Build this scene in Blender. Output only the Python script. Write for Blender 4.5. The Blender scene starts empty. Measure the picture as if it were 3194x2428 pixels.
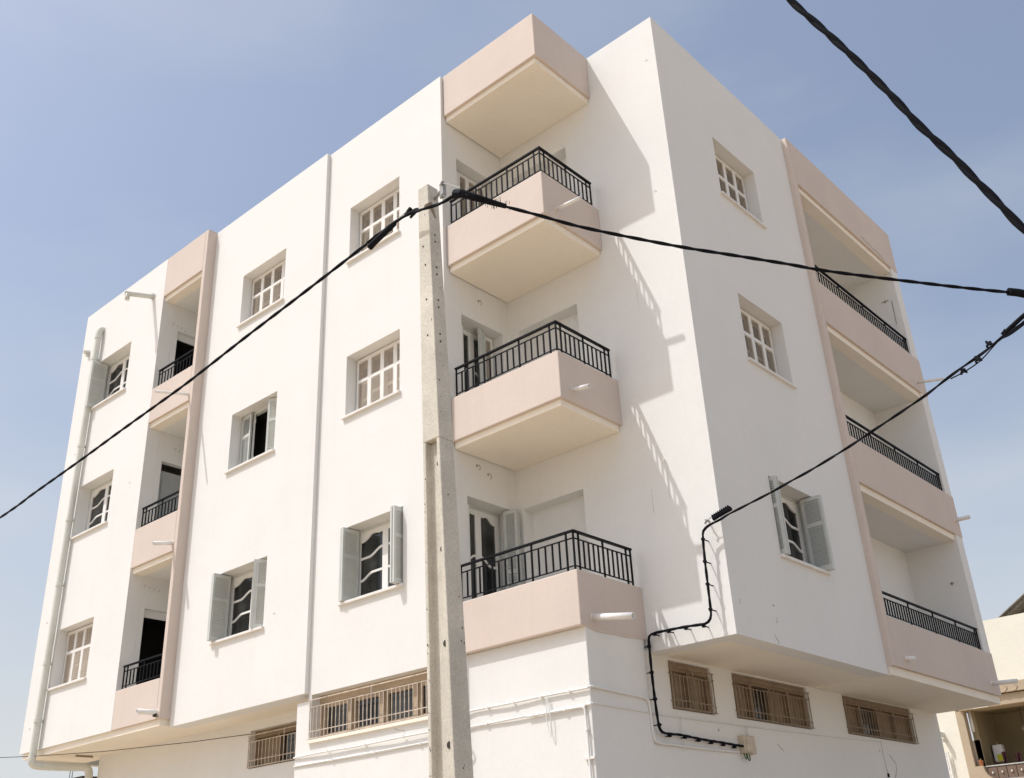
import bpy, bmesh, math, random
from mathutils import Vector, Matrix
random.seed(7)
C = bpy.context.scene.collection
SC = bpy.context.scene
# ------------------------------------------------------------------ camera
GZ = -5.34                                   # street level
cam_d = bpy.data.cameras.new('camera'); cam = bpy.data.objects.new('camera', cam_d); C.objects.link(cam)
cam_d.sensor_width = 36.0; cam_d.lens = 36.48; cam_d.clip_start = 0.05; cam_d.clip_end = 2000
YAW, PITCH, ROLL = 0.7137, 0.4589, -0.0498
f0 = Vector((-math.sin(YAW), math.cos(YAW), 0)); r0 = Vector((math.cos(YAW), math.sin(YAW), 0)); u0 = Vector((0, 0, 1))
fw = f0*math.cos(PITCH) + u0*math.sin(PITCH); up = u0*math.cos(PITCH) - f0*math.sin(PITCH)
rt = r0*math.cos(ROLL) + up*math.sin(ROLL); up2 = up*math.cos(ROLL) - r0*math.sin(ROLL)
M = Matrix.Identity(4)
for i in range(3):
    M[i][0] = rt[i]; M[i][1] = up2[i]; M[i][2] = -fw[i]
M[0][3], M[1][3], M[2][3] = 6.3803, -9.8403, -3.74
cam.matrix_world = M
SC.camera = cam
# ------------------------------------------------------------------ sky and sun
SUN = Vector((-0.97, -1.42, 2.85)).normalized()
ELEV = math.asin(SUN.z); AZ = math.atan2(SUN.x, SUN.y)
W = bpy.data.worlds.new('World'); SC.world = W; W.use_nodes = True
nt = W.node_tree; nt.nodes.clear()
out = nt.nodes.new('ShaderNodeOutputWorld'); bg = nt.nodes.new('ShaderNodeBackground')
sky = nt.nodes.new('ShaderNodeTexSky'); sky.sky_type = 'NISHITA'; sky.sun_disc = False
sky.sun_elevation = ELEV; sky.sun_rotation = AZ
sky.altitude = 50; sky.air_density = 1.0; sky.dust_density = 4.0; sky.ozone_density = 1.5
tc = nt.nodes.new('ShaderNodeTexCoord'); mp = nt.nodes.new('ShaderNodeMapping')
mp.inputs['Scale'].default_value = (1.6, 1.6, 4.5); mp.inputs['Rotation'].default_value = (0.3, 0.5, 0.4)
nz = nt.nodes.new('ShaderNodeTexNoise'); nz.inputs['Scale'].default_value = 1.5; nz.inputs['Detail'].default_value = 5; nz.inputs['Roughness'].default_value = 0.5
rp = nt.nodes.new('ShaderNodeValToRGB'); rp.color_ramp.elements[0].position = 0.42; rp.color_ramp.elements[1].position = 0.85
rp.color_ramp.elements[0].color = (0.15, 0.15, 0.15, 1); rp.color_ramp.elements[1].color = (0.5, 0.5, 0.5, 1)
mx = nt.nodes.new('ShaderNodeMixRGB'); mx.inputs['Color2'].default_value = (4.1, 4.22, 4.3, 1)
L = nt.links
L.new(tc.outputs['Generated'], mp.inputs['Vector']); L.new(mp.outputs[0], nz.inputs['Vector']); L.new(nz.outputs['Fac'], rp.inputs[0])
sx = nt.nodes.new('ShaderNodeSeparateXYZ'); hz = nt.nodes.new('ShaderNodeMapRange'); hz.interpolation_type = 'SMOOTHSTEP'
hz.inputs['From Min'].default_value = -0.02; hz.inputs['From Max'].default_value = 0.55; hz.inputs['To Min'].default_value = 0.75; hz.inputs['To Max'].default_value = 0.0
ha = nt.nodes.new('ShaderNodeMath'); ha.operation = 'ADD'; ha.use_clamp = True
L.new(tc.outputs['Generated'], sx.inputs[0]); L.new(sx.outputs['Z'], hz.inputs['Value']); L.new(hz.outputs[0], ha.inputs[0]); L.new(rp.outputs[0], ha.inputs[1])
L.new(ha.outputs[0], mx.inputs['Fac']); L.new(sky.outputs[0], mx.inputs['Color1']); L.new(mx.outputs[0], bg.inputs[0]); L.new(bg.outputs[0], out.inputs[0])
bg.inputs[1].default_value = 0.140
sd = bpy.data.lights.new('sun', 'SUN'); sd.energy = 2.38; sd.angle = math.radians(0.55); sd.color = (1.0, 0.99, 0.972)
so = bpy.data.objects.new('sun', sd); C.objects.link(so); so.location = (-20, -30, 60)
so.rotation_euler = (-SUN).to_track_quat('-Z', 'Y').to_euler()
SC.view_settings.view_transform = 'Standard'; SC.view_settings.look = 'None'
SC.view_settings.gamma = 1.0; SC.view_settings.exposure = 0.33; SC.view_settings.use_curve_mapping = False

# ------------------------------------------------------------------ materials
def mat(name, col, rough=0.8, var=0.05, nscale=1.2, bump=0.0, bscale=60, metal=0.0, spec=0.3, fine=0.0, streak=0.0, streak_col=None):
    m = bpy.data.materials.new(name); m.use_nodes = True; t = m.node_tree; n = t.nodes; b = n['Principled BSDF']
    b.inputs['Roughness'].default_value = rough; b.inputs['Metallic'].default_value = metal
    b.inputs['Specular IOR Level'].default_value = spec
    co = n.new('ShaderNodeTexCoord')
    no = n.new('ShaderNodeTexNoise'); no.inputs['Scale'].default_value = nscale; no.inputs['Detail'].default_value = 6; no.inputs['Roughness'].default_value = 0.6
    t.links.new(co.outputs['Object'], no.inputs['Vector'])
    mr = n.new('ShaderNodeMapRange'); mr.inputs['From Min'].default_value = 0.3; mr.inputs['From Max'].default_value = 0.7
    mr.inputs['To Min'].default_value = 1 - var; mr.inputs['To Max'].default_value = 1 + var
    t.links.new(no.outputs['Fac'], mr.inputs['Value'])
    hs = n.new('ShaderNodeHueSaturation'); hs.inputs['Color'].default_value = (*col, 1)
    t.links.new(mr.outputs[0], hs.inputs['Value'])
    last = hs.outputs[0]
    if fine:
        n2 = n.new('ShaderNodeTexNoise'); n2.inputs['Scale'].default_value = nscale*22; n2.inputs['Detail'].default_value = 4
        t.links.new(co.outputs['Object'], n2.inputs['Vector'])
        m2 = n.new('ShaderNodeMapRange'); m2.inputs['From Min'].default_value = 0.3; m2.inputs['From Max'].default_value = 0.7
        m2.inputs['To Min'].default_value = 1 - fine; m2.inputs['To Max'].default_value = 1 + fine
        t.links.new(n2.outputs['Fac'], m2.inputs['Value'])
        h2 = n.new('ShaderNodeHueSaturation'); t.links.new(last, h2.inputs['Color']); t.links.new(m2.outputs[0], h2.inputs['Value']); last = h2.outputs[0]
    if streak:
        ma = n.new('ShaderNodeMapping'); ma.inputs['Scale'].default_value = (2.6, 2.6, 0.16)
        t.links.new(co.outputs['Object'], ma.inputs['Vector'])
        n3 = n.new('ShaderNodeTexNoise'); n3.inputs['Scale'].default_value = 1.0; n3.inputs['Detail'].default_value = 7; n3.inputs['Roughness'].default_value = 0.65
        t.links.new(ma.outputs[0], n3.inputs['Vector'])
        r3 = n.new('ShaderNodeMapRange'); r3.inputs['From Min'].default_value = 0.55; r3.inputs['From Max'].default_value = 0.78
        r3.inputs['To Min'].default_value = 0; r3.inputs['To Max'].default_value = streak
        t.links.new(n3.outputs['Fac'], r3.inputs['Value'])
        x = n.new('ShaderNodeMixRGB'); x.inputs['Color2'].default_value = (*(streak_col or [c*0.7 for c in col]), 1)
        t.links.new(r3.outputs[0], x.inputs['Fac']); t.links.new(last, x.inputs['Color1']); last = x.outputs[0]
    t.links.new(last, b.inputs['Base Color'])
    if bump:
        nb = n.new('ShaderNodeTexNoise'); nb.inputs['Scale'].default_value = bscale; nb.inputs['Detail'].default_value = 5
        t.links.new(co.outputs['Object'], nb.inputs['Vector'])
        nb2 = n.new('ShaderNodeTexNoise'); nb2.inputs['Scale'].default_value = 1.7; nb2.inputs['Detail'].default_value = 3
        t.links.new(co.outputs['Object'], nb2.inputs['Vector'])
        ad = n.new('ShaderNodeMath'); ad.operation = 'MULTIPLY_ADD'; ad.inputs[1].default_value = 3.5
        t.links.new(nb2.outputs['Fac'], ad.inputs[0]); t.links.new(nb.outputs['Fac'], ad.inputs[2])
        bu = n.new('ShaderNodeBump'); bu.inputs['Strength'].default_value = bump; bu.inputs['Distance'].default_value = 0.004
        t.links.new(ad.outputs[0], bu.inputs['Height']); t.links.new(bu.outputs[0], b.inputs['Normal'])
    return m
WHITE = mat('white_plaster', (0.735, 0.737, 0.722), 0.85, 0.022, 0.7, 0.55, 70, streak=0.34, streak_col=(0.675, 0.665, 0.635), fine=0.012)
PINK = mat('pink_plaster', (0.61, 0.53, 0.475), 0.85, 0.035, 0.8, 0.5, 70, streak=0.38, streak_col=(0.545, 0.465, 0.41), fine=0.015)
CREAM = mat('bounce_warm_plaster', (0.84, 0.785, 0.69), 0.85, 0.03, 1.1, 0.5, 60, fine=0.02)  # white plaster made paler and warmer, bounce light put into the colour
PAINT = mat('shaded_shutter_paint', (0.56, 0.585, 0.56), 0.5, 0.05, 5, fine=0.05)  # same paint as closed leaves; open leaves' shade is put into the colour
PAINTW = mat('frame_paint', (0.78, 0.775, 0.75), 0.5, 0.03, 4)
SILL = mat('sill_stone', (0.74, 0.72, 0.69), 0.6, 0.04, 6)
BLACK = mat('black_iron', (0.006, 0.006, 0.008), 0.55, 0.15, 9, spec=0.12)
DARK = mat('room_shade_box', (0.025, 0.023, 0.022), 0.9, 0.1, 1)  # near-black: the shade of an unlit room is put into the colour
GREYDOOR = mat('grey_door_paint', (0.34, 0.36, 0.36), 0.6, 0.05, 3)
CONC = mat('pole_concrete', (0.57, 0.54, 0.47), 0.9, 0.13, 2.2, 0.9, 45, fine=0.12, streak=0.55, streak_col=(0.38, 0.35, 0.29))
HOLE = mat('hole_shade_dirt', (0.05, 0.045, 0.04), 0.95, 0.1, 9)  # near-black; paints the shade in holes and gaps, also plain dark parts
CABLE = mat('cable_rubber', (0.006, 0.0065, 0.010), 0.65, 0.2, 6, spec=0.1)
STEEL = mat('galvanised_steel', (0.30, 0.30, 0.29), 0.5, 0.2, 10, metal=0.3)
PIPE = mat('grey_pipe', (0.62, 0.635, 0.59), 0.6, 0.08, 2, streak=0.5, streak_col=(0.42, 0.41, 0.36), fine=0.05)
PVC = mat('white_pvc', (0.78, 0.775, 0.76), 0.45, 0.05, 7, fine=0.04)
WOOD = mat('brown_wood', (0.255, 0.19, 0.125), 0.6, 0.18, 4, fine=0.15)
WOODL = mat('faded_brown_wood', (0.46, 0.36, 0.255), 0.65, 0.12, 4, fine=0.12)
GRILLE = mat('rusty_white_iron', (0.54, 0.47, 0.40), 0.6, 0.35, 9, fine=0.25)
GRILLEB = mat('brown_iron', (0.27, 0.215, 0.165), 0.6, 0.3, 9, fine=0.2)
def glass_mat():
    m = bpy.data.materials.new('window_glass'); m.use_nodes = True; t = m.node_tree; b = t.nodes['Principled BSDF']
    co = t.nodes.new('ShaderNodeTexCoord'); no = t.nodes.new('ShaderNodeTexNoise'); no.inputs['Scale'].default_value = 1.3
    cr = t.nodes.new('ShaderNodeValToRGB'); cr.color_ramp.elements[0].color = (0.012, 0.013, 0.013, 1); cr.color_ramp.elements[1].color = (0.085, 0.085, 0.08, 1)
    cr.color_ramp.elements[0].position = 0.4; cr.color_ramp.elements[1].position = 0.75
    t.links.new(co.outputs['Object'], no.inputs['Vector']); t.links.new(no.outputs['Fac'], cr.inputs[0]); t.links.new(cr.outputs[0], b.inputs['Base Color'])
    b.inputs['Roughness'].default_value = 0.06; b.inputs['Specular IOR Level'].default_value = 0.5
    return m
GLASS = glass_mat()

# ------------------------------------------------------------------ mesh helpers
class MB:
    def __init__(s): s.v = []; s.f = []
    def add(s, vs, fs):
        o = len(s.v); s.v += [tuple(v) for v in vs]; s.f += [tuple(i+o for i in f) for f in fs]; return s
    def hexa(s, p):       # p: 4 bottom, 4 top
        return s.add(p, [(3, 2, 1, 0), (4, 5, 6, 7), (0, 1, 5, 4), (1, 2, 6, 5), (2, 3, 7, 6), (3, 0, 4, 7)])
    def box(s, x0, x1, y0, y1, z0, z1):
        return s.hexa([(x0, y0, z0), (x1, y0, z0), (x1, y1, z0), (x0, y1, z0), (x0, y0, z1), (x1, y0, z1), (x1, y1, z1), (x0, y1, z1)])
    def tube(s, pts, r, n=8, cap=True, r1=None):
        pts = [Vector(p) for p in pts]; N = len(pts); base = len(s.v); prev = None
        for i, p in enumerate(pts):
            d = (pts[min(i+1, N-1)] - pts[max(i-1, 0)]).normalized()
            if prev is None:
                a = d.orthogonal().normalized()
            else:
                a = (prev - d*prev.dot(d)).normalized()
            prev = a; b = d.cross(a); rr = r if r1 is None else r + (r1-r)*i/(N-1)
            for k in range(n):
                t = 2*math.pi*k/n; s.v.append(tuple(p + (a*math.cos(t) + b*math.sin(t))*rr))
        for i in range(N-1):
            for k in range(n):
                k2 = (k+1) % n
                s.f.append((base+i*n+k, base+i*n+k2, base+(i+1)*n+k2, base+(i+1)*n+k))
        if cap:
            s.f.append(tuple(base+k for k in range(n))[::-1]); s.f.append(tuple(base+(N-1)*n+k for k in range(n)))
        return s
    def pipe(s, p0, p1, ro, ri, n=14):      # hollow open pipe
        p0 = Vector(p0); p1 = Vector(p1); d = (p1-p0).normalized(); a = d.orthogonal().normalized(); b = d.cross(a); base = len(s.v)
        for p, r in ((p0, ro), (p1, ro), (p1, ri), (p1 - d*min(0.2, (p1-p0).length*0.7), ri)):
            for k in range(n):
                t = 2*math.pi*k/n; s.v.append(tuple(p + (a*math.cos(t)+b*math.sin(t))*r))
        for i in range(3):
            for k in range(n):
                k2 = (k+1) % n; s.f.append((base+i*n+k, base+i*n+k2, base+(i+1)*n+k2, base+(i+1)*n+k))
        s.f.append(tuple(base+3*n+k for k in range(n))); s.f.append(tuple(base+k for k in range(n))[::-1])
        return s
    def panel(s, T, u0, u1, z0, z1, t, holes=()):
        """closed wall slab with rectangular holes; T maps (u, depth, z) to space"""
        us = sorted({u0, u1, *[min(max(h[i], u0), u1) for h in holes for i in (0, 1)]})
        zs = sorted({z0, z1, *[min(max(h[i], z0), z1) for h in holes for i in (2, 3)]})
        nu, nz_ = len(us)-1, len(zs)-1
        def solid(i, j):
            if i < 0 or j < 0 or i >= nu or j >= nz_: return False
            cu = (us[i]+us[i+1])/2; cz = (zs[j]+zs[j+1])/2
            return not any(h[0] < cu < h[1] and h[2] < cz < h[3] for h in holes)
        idx = {}
        def V(i, j, d):
            k = (i, j, d)
            if k not in idx:
                idx[k] = len(s.v); s.v.append(tuple(T(us[i], t*d, zs[j])))
            return idx[k]
        for i in range(nu):
            for j in range(nz_):
                if not solid(i, j): continue
                s.f.append((V(i, j, 0), V(i+1, j, 0), V(i+1, j+1, 0), V(i, j+1, 0)))
                s.f.append((V(i, j, 1), V(i, j+1, 1), V(i+1, j+1, 1), V(i+1, j, 1)))
                if not solid(i-1, j): s.f.append((V(i, j, 0), V(i, j+1, 0), V(i, j+1, 1), V(i, j, 1)))
                if not solid(i+1, j): s.f.append((V(i+1, j, 0), V(i+1, j, 1), V(i+1, j+1, 1), V(i+1, j+1, 0)))
                if not solid(i, j-1): s.f.append((V(i, j, 0), V(i, j, 1), V(i+1, j, 1), V(i+1, j, 0)))
                if not solid(i, j+1): s.f.append((V(i, j+1, 0), V(i+1, j+1, 0), V(i+1, j+1, 1), V(i, j+1, 1)))
        return s
    def prism(s, poly, z0, z1):
        n = len(poly)
        return s.add([(x, y, z0) for x, y in poly]+[(x, y, z1) for x, y in poly], [tuple(range(n))[::-1], tuple(range(n, 2*n))]+[(i, (i+1) % n, n+(i+1) % n, n+i) for i in range(n)])
    def mesh(s, name, m, smooth=False):
        me = bpy.data.meshes.new(name); me.from_pydata(s.v, [], s.f)
        bm = bmesh.new(); bm.from_mesh(me); bmesh.ops.recalc_face_normals(bm, faces=bm.faces); bm.to_mesh(me); bm.free()
        me.materials.append(m)
        if smooth:
            for p in me.polygons: p.use_smooth = len(p.vertices) == 4
        return me
    def build(s, name, m, parent=None, smooth=False, bevel=0, **k):
        return link(name, s.mesh(name, m, smooth), parent, bevel=bevel, **k)
def link(name, me, parent=None, loc=None, rz=0, bevel=0, kind=None, label=None, category=None, group=None):
    o = bpy.data.objects.new(name, me); C.objects.link(o)
    if parent: o.parent = parent
    if loc is not None: o.location = loc
    if rz: o.rotation_euler = (0, 0, rz)
    if bevel:
        b = o.modifiers.new('bevel', 'BEVEL'); b.width = bevel; b.segments = 2; b.limit_method = 'ANGLE'; b.angle_limit = math.radians(50)
    if kind: o['kind'] = kind
    if label: o['label'] = label
    if category: o['category'] = category
    if group: o['group'] = group
    return o
def thing(name, label, category, loc=(0, 0, 0), group=None):
    return link(name, None, None, loc=loc, label=label, category=category, group=group)
def FL(y0): return lambda u, d, z: (u, y0+d, z)             # facades facing -Y
def FR(x0): return lambda u, d, z: (x0-d, u, z)             # facades facing +X
def smooth_path(pts, n=6):
    P = [Vector(p) for p in pts]; o = []
    for i in range(len(P)-1):
        a, b, c, d = P[max(i-1, 0)], P[i], P[i+1], P[min(i+2, len(P)-1)]
        for k in range(n):
            t = k/n
            o.append(0.5*((2*b) + (c-a)*t + (2*a-5*b+4*c-d)*t*t + (3*b-a-3*c+d)*t**3))
    o.append(P[-1]); return o
def resample(pts, step):
    P = [Vector(p) for p in pts]; o = [P[0]]; acc = 0.0
    for a, b in zip(P, P[1:]):
        l = (b-a).length
        if l < 1e-6: continue
        t = step - acc
        while t < l:
            o.append(a + (b-a)*(t/l)); t += step
        acc = l - (t - step)
    o.append(P[-1]); return o
def twisted(mb, pts, off, r, strands=3, pitch=0.45, n=6, phase=0.0):
    P = resample(smooth_path(pts), 0.045); s = 0.0; rows = [[] for _ in range(strands)]
    for i, p in enumerate(P):
        if i: s += (p-P[i-1]).length
        d = (P[min(i+1, len(P)-1)] - P[max(i-1, 0)]).normalized()
        a = d.cross(Vector((0, 0, 1))).normalized(); b = a.cross(d)
        for k in range(strands):
            t = phase + 2*math.pi*(s/pitch + k/strands)
            rows[k].append(p + (a*math.cos(t)+b*math.sin(t))*off)
    for row in rows: mb.tube(row, r, n)
    return mb

# ------------------------------------------------------------------ the ground
MG = mat('dusty_ground', (0.53, 0.415, 0.285), 0.95, 0.12, 0.35, 0.5, 8, fine=0.08)
MR = mat('worn_asphalt', (0.26, 0.205, 0.15), 0.95, 0.2, 0.8, 0.6, 30, fine=0.15)
MP = mat('pavement_concrete', (0.42, 0.35, 0.265), 0.9, 0.1, 0.6, fine=0.08)
MB().box(-400, 400, -400, 500, GZ-1, GZ).build('ground', MG, kind='structure')
MB().add([(1.9, -7, GZ+.004), (16, -7, GZ+.004), (16, 120, GZ+.004), (1.9, 120, GZ+.004)], [(0, 1, 2, 3)]).build('road', MR, kind='structure')
MB().box(-17, 1.2, -1.6, 12, GZ-.5, GZ+.13).build('pavement', MP, kind='structure', bevel=.02)

# ------------------------------------------------------------------ the apartment building: dimensions
X_L, X_PK, X12, X23, X3 = -15.24, -11.72, -10.137, -6.452, -3.4466
Y1, Y2, YB = -0.2835, -0.0768, 1.4843
YR1, YR2, XR = 5.865, 10.55, 0.095
ZP = 9.30; T = 0.28
FLOORS = [0.0, 3.06, 6.115]
B = thing('apartment_building', 'white four storey apartment block with pink corner balconies and black railings', 'building', (0, 0, GZ))
BZ = -GZ
class LB(MB):           # building-local mesh: world coordinates, shifted to the building base
    def mesh(s, name, m, smooth=False):
        s.v = [(x, y, z+BZ) for x, y, z in s.v]; return MB.mesh(s, name, m, smooth)
Bv = lambda x, y, z: (x, y, z+BZ)

# window openings (u0,u1,z0,z1)
W1 = [(-14.36, -12.92, .43, 1.60), (-14.35, -12.92, 3.53, 4.69), (-14.35, -12.90, 6.54, 7.71)]
W2 = [(-9.03, -7.61, .40, 1.58), (-9.0, -7.615, 3.485, 4.63), (-9.0, -7.61, 6.54, 7.685)]
W3 = [(-5.75, -4.385, .40, 1.58), (-5.79, -4.47, 3.50, 4.63), (-5.805, -4.495, 6.54, 7.705)]
WR = [(3.0, 4.365, .37, 1.545), (2.99, 4.38, 3.42, 4.595), (3.0, 4.37, 6.50, 7.675)]
G3 = (-6.375, -3.62, -1.50, -.845)
# facade panels
LB().panel(FL(Y1), X_L, X_PK, -.69, ZP, T, W1).build('facade_wall', WHITE, B)
LB().panel(FL(Y2), X12+.002, X23, -.82, ZP-.01, T+.02, W2).build('facade_wall', WHITE, B)
m_ = LB(); m_.panel(FL(0), X23+.002, X3, -.925, ZP-.003, T, W3 + [(-6.375, -3.62, -.93, -.845)])
m_.build('facade_wall', WHITE, B)
LB().panel(FL(0), -6.72, X3, GZ, -.925, T, [(G3[0], G3[1], G3[2], -.5)]).build('ground_floor_wall', WHITE, B, bevel=.008)
# corner re-entrant walls
DOORZ = [(-.62, 1.575), (2.45, 4.62), (5.5, 7.685)]
DY = [(.404, 1.37), (.375, 1.32), (.35, 1.06)]
DY = [(.40, 1.37), (.375, 1.34), (.35, 1.31)]
LB().panel(FR(X3), T, YB-.0005, -.76, ZP-.003, T, [(DY[k][0], DY[k][1], *DOORZ[k]) for k in range(3)]).build('balcony_wall', WHITE, B)
NX = [(-3.33, -2.16), (-3.22, -1.995), (-3.20, -1.96)]
NZ = [(-.6, 1.585), (2.5, 4.64), (5.55, 7.725)]
LB().panel(FL(YB), X3, 0, -.925, ZP-.002, T, [(NX[k][0], NX[k][1], *NZ[k]) for k in range(3)]).build('balcony_wall', WHITE, B)
for k in range(3):
    LB().box(NX[k][0]-.05, NX[k][1]+.05, YB+.22, YB+.3, NZ[k][0]-.05, NZ[k][1]+.05).build('blocked_niche', WHITE, B)
# right hand facade
LB().panel(FR(0), YB+T, YR1, -.925, ZP-.002, T, WR).build('facade_wall', WHITE, B)
# roof, rear and end walls
m_ = LB(); m_.box(X_L+.1, -.05, YB+.2, YR2-.05, 8.55, 8.75); m_.box(X_L+.1, X12-.02, Y1+.2, YB+.2, 8.55, 8.75); m_.box(X12-.02, X3-.05, .24, YB+.2, 8.55, 8.75)
m_.build('roof', CREAM, B)
m_ = LB(); m_.box(X_L+.003, X_L+.2, Y1+T, YR2, GZ+4.5, ZP-.003); m_.box(X_L+.2, -.97, YR2-.2, YR2-.004, GZ+4.5, ZP-.003)
m_.box(-14.05, -13.85, .98, YR2-.2, GZ, -.8); m_.box(-14.05, -1.4, YR2-.2, YR2, GZ, -.8)
m_.build('rear_wall', WHITE, B)
# recessed ground floor under the overhang, with its window
LB().panel(FL(.78), -14.05, -6.5, GZ, -.80, .2, [(-9.0, -7.05, -1.57, -.965)]).build('ground_floor_wall', WHITE, B)
# ground floor block below the corner balcony and the long shaded side wall
LB().prism([(X3-.05, .20), (-1.325, .20), (-1.325, 1.42), (-1.575, 1.42), (-1.575, .45), (X3-.05, .45)], GZ, -.76).build('ground_floor_wall', WHITE, B, bevel=.010)
SK0 = Vector((-1.345, 1.42)); SK1 = Vector((-1.17, 10.62)); sdir = (SK1-SK0).normalized(); snrm = Vector((sdir.y, -sdir.x))
def FS(u, d, z):
    t = u - SK0.y; p = SK0 + sdir*t - snrm*d; return (p.x, p.y, z)
GR = [(1.94, 2.93, -1.585, -.955), (3.49, 5.62, -1.575, -.945), (6.82, 9.42, -1.55, -.935)]
LB().panel(FS, 1.42, 10.6, GZ, -.88, .25, GR).build('ground_floor_wall', WHITE, B)
# soffits (structural slab seen from below)
m_ = LB(); m_.box(X_L+.06, X12-.05, Y1+.05, 1.0, -.80, -.62); m_.box(X12-.05, -6.456, Y2+.05, 1.0, -.812, -.60)
m_.build('soffit', CREAM, B)
m_ = LB(); m_.box(-1.55, -.03, YB+.03, YR1+.02, -.918, -.6); m_.box(-1.55, XR-.05, YR1+.02, YR2-.015, -.925, -.6)
m_.build('soffit', CREAM, B)

# ------------------------------------------------------------------ pink loggia column on the sunny facade
FB = [-.69, 2.275, 5.32, 8.33]; PT = [.0, 3.05, 6.09, ZP-.001]
LB().box(-10.245, X12, Y1, Y1+T, -.69, ZP-.001).build('loggia_pier', PINK, B, bevel=.012)
for k in range(4):
    LB().box(X_PK+.001, -10.2455, Y1, Y1+.05, FB[k], PT[k]).build('loggia_parapet', PINK, B, bevel=.008)
    zb = FB[k]-.10 if k else FB[k]+.01
    LB().box(X_PK+.001, -10.2455, Y1+.0505, Y1+.27, zb, PT[k]-.004).build('slab_edge', CREAM, B)
LDOOR = [(.10, .93, -.45, 1.575), (.11, .93, 2.6, 4.60), (.14, .93, 5.65, 7.64)]
LB().panel(FR(X_PK), Y1+T+.002, 1.2, -.6, 8.6, .14, LDOOR).build('loggia_wall', WHITE, B)
m_ = LB(); m_.box(X_PK, -10.1, 1.15, 1.3, -.6, 8.6); m_.box(-10.235, -10.14, Y1+T+.002, 1.15, -.6, 8.6); m_.build('loggia_wall', WHITE, B)
for z0, z1 in ((-.62, -.5), (2.177, 2.55), (5.222, 5.6), (8.232, 8.5)): LB().box(X_PK+.001, -10.236, Y1+.271, 1.149, z0, z1).build('loggia_slab', WHITE, B)
for k, (y0, y1, z0, z1) in enumerate(LDOOR):
    rm = LB(); x = X_PK-.14
    if k == 1:
        rm.box(x-.02, x+.03, y0-.02, y1+.02, z0, z1-.16); rm.box(x+.0301, x+.045, y0+.1, y1-.1, z0+1.05, z1-.32); rm.box(x+.0301, x+.045, y0+.1, y1-.1, z0+.1, z0+.9)
        rm.build('loggia_door', GREYDOOR, B, bevel=.004)
    else:
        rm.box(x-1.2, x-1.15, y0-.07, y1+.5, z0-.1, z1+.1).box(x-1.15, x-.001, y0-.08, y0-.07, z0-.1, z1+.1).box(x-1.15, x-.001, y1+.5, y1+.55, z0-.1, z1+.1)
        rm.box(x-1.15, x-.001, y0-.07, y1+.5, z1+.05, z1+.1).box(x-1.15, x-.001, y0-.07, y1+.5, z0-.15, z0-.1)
        rm.build('room_shade_box', DARK, B)  # room shade painted as a near-black box
        LB().box(x-.0, x+.04, y0+.001, y1-.001, z1-.14, z1-.001).build('door_lintel', WHITE, B)

# ------------------------------------------------------------------ pink loggia bay on the shaded facade
FBR = [-.80, 2.20, 5.235, 8.27]; PTR = [-.02, 3.045, 6.095, ZP-.002]
LB().box(XR-.4, XR, YR1+.002, 6.02, -.80, ZP-.002).build('loggia_pier', PINK, B, bevel=.012)
LB().box(-.97, XR-.012, 10.22, YR2-.004, -.80, ZP-.006).build('loggia_wall', WHITE, B, bevel=.012)
for k in range(4):
    LB().box(XR-.05, XR, 6.0205, YR2, FBR[k]+.005, PTR[k]).build('loggia_parapet', PINK, B, bevel=.008)
    LB().box(XR-.27, XR-.0505, 6.0205, 10.219, FBR[k]-(.11 if k else -.01), PTR[k]-.004).build('slab_edge', CREAM, B)
m_ = LB(); m_.box(-1.1, -.96, 5.9, 10.3, -.7, 8.7); m_.box(-.96, XR-.401, 5.86, 6.0, -.7, 8.7); m_.build('loggia_wall', WHITE, B)
for z0, z1 in ((-.7, -.45), (2.092, 2.5), (5.127, 5.55), (8.162, 8.5)): LB().box(-.959, XR-.271, 6.001, 10.219, z0, z1).build('loggia_slab', WHITE, B)
for z, w in ((7.53, .08), (1.30, .04)):
    LB().box(-.20-w, -.20+w, 10.212, 10.222, z, z+.014).box(-.21, -.19, 10.20, 10.222, z-.03, z+.03).build('wall_hook', GRILLEB, B)
LB().tube([(-.06, 10.21, 7.5), (-.065, 10.21, 7.2), (-.07, 10.212, 6.92)], .004, 5).build('loose_wire', CABLE, B)

# ------------------------------------------------------------------ corner balconies
XBs = [-1.3153, -1.3608, -1.407, -1.3474]; YBs = [.1041, .1013, .0712, .0518]
ZBb = [-.7633, 2.3295, 5.3646, 8.4132]; ZBt = [-.0627, 3.0439, 6.1351, 9.3126]
for k in range(4):
    xb, yb, z0, z1 = XBs[k], YBs[k], ZBb[k], ZBt[k]
    name = 'balcony' if k < 3 else 'balcony_canopy'
    m_ = LB()
    m_.prism([(X3+.012, yb), (xb, yb), (xb, YB-.001), (xb-.10, YB-.001), (xb-.10, yb+.10), (X3+.012, yb+.10)], z0, z1)
    bal = m_.build(name, PINK, B, bevel=.014)
    m_ = LB()
    if k: m_.box(X3+.014, xb-.055, yb+.055, YB-.002, z0-.095, z0+.14)
    else: m_.box(X3+.014, xb-.1, yb+.1, YB-.002, z0+.01, z0+.14)
    if k == 3: m_.box(X3+.014, xb-.1005, yb+.1005, YB-.002, 8.9, 9.05)
    if k: m_.box(X3+.016, xb-.14, yb+.14, YB-.003, z0-.082, z0-.05)
    m_.build('balcony_slab', CREAM, bal, bevel=.006)

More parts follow.
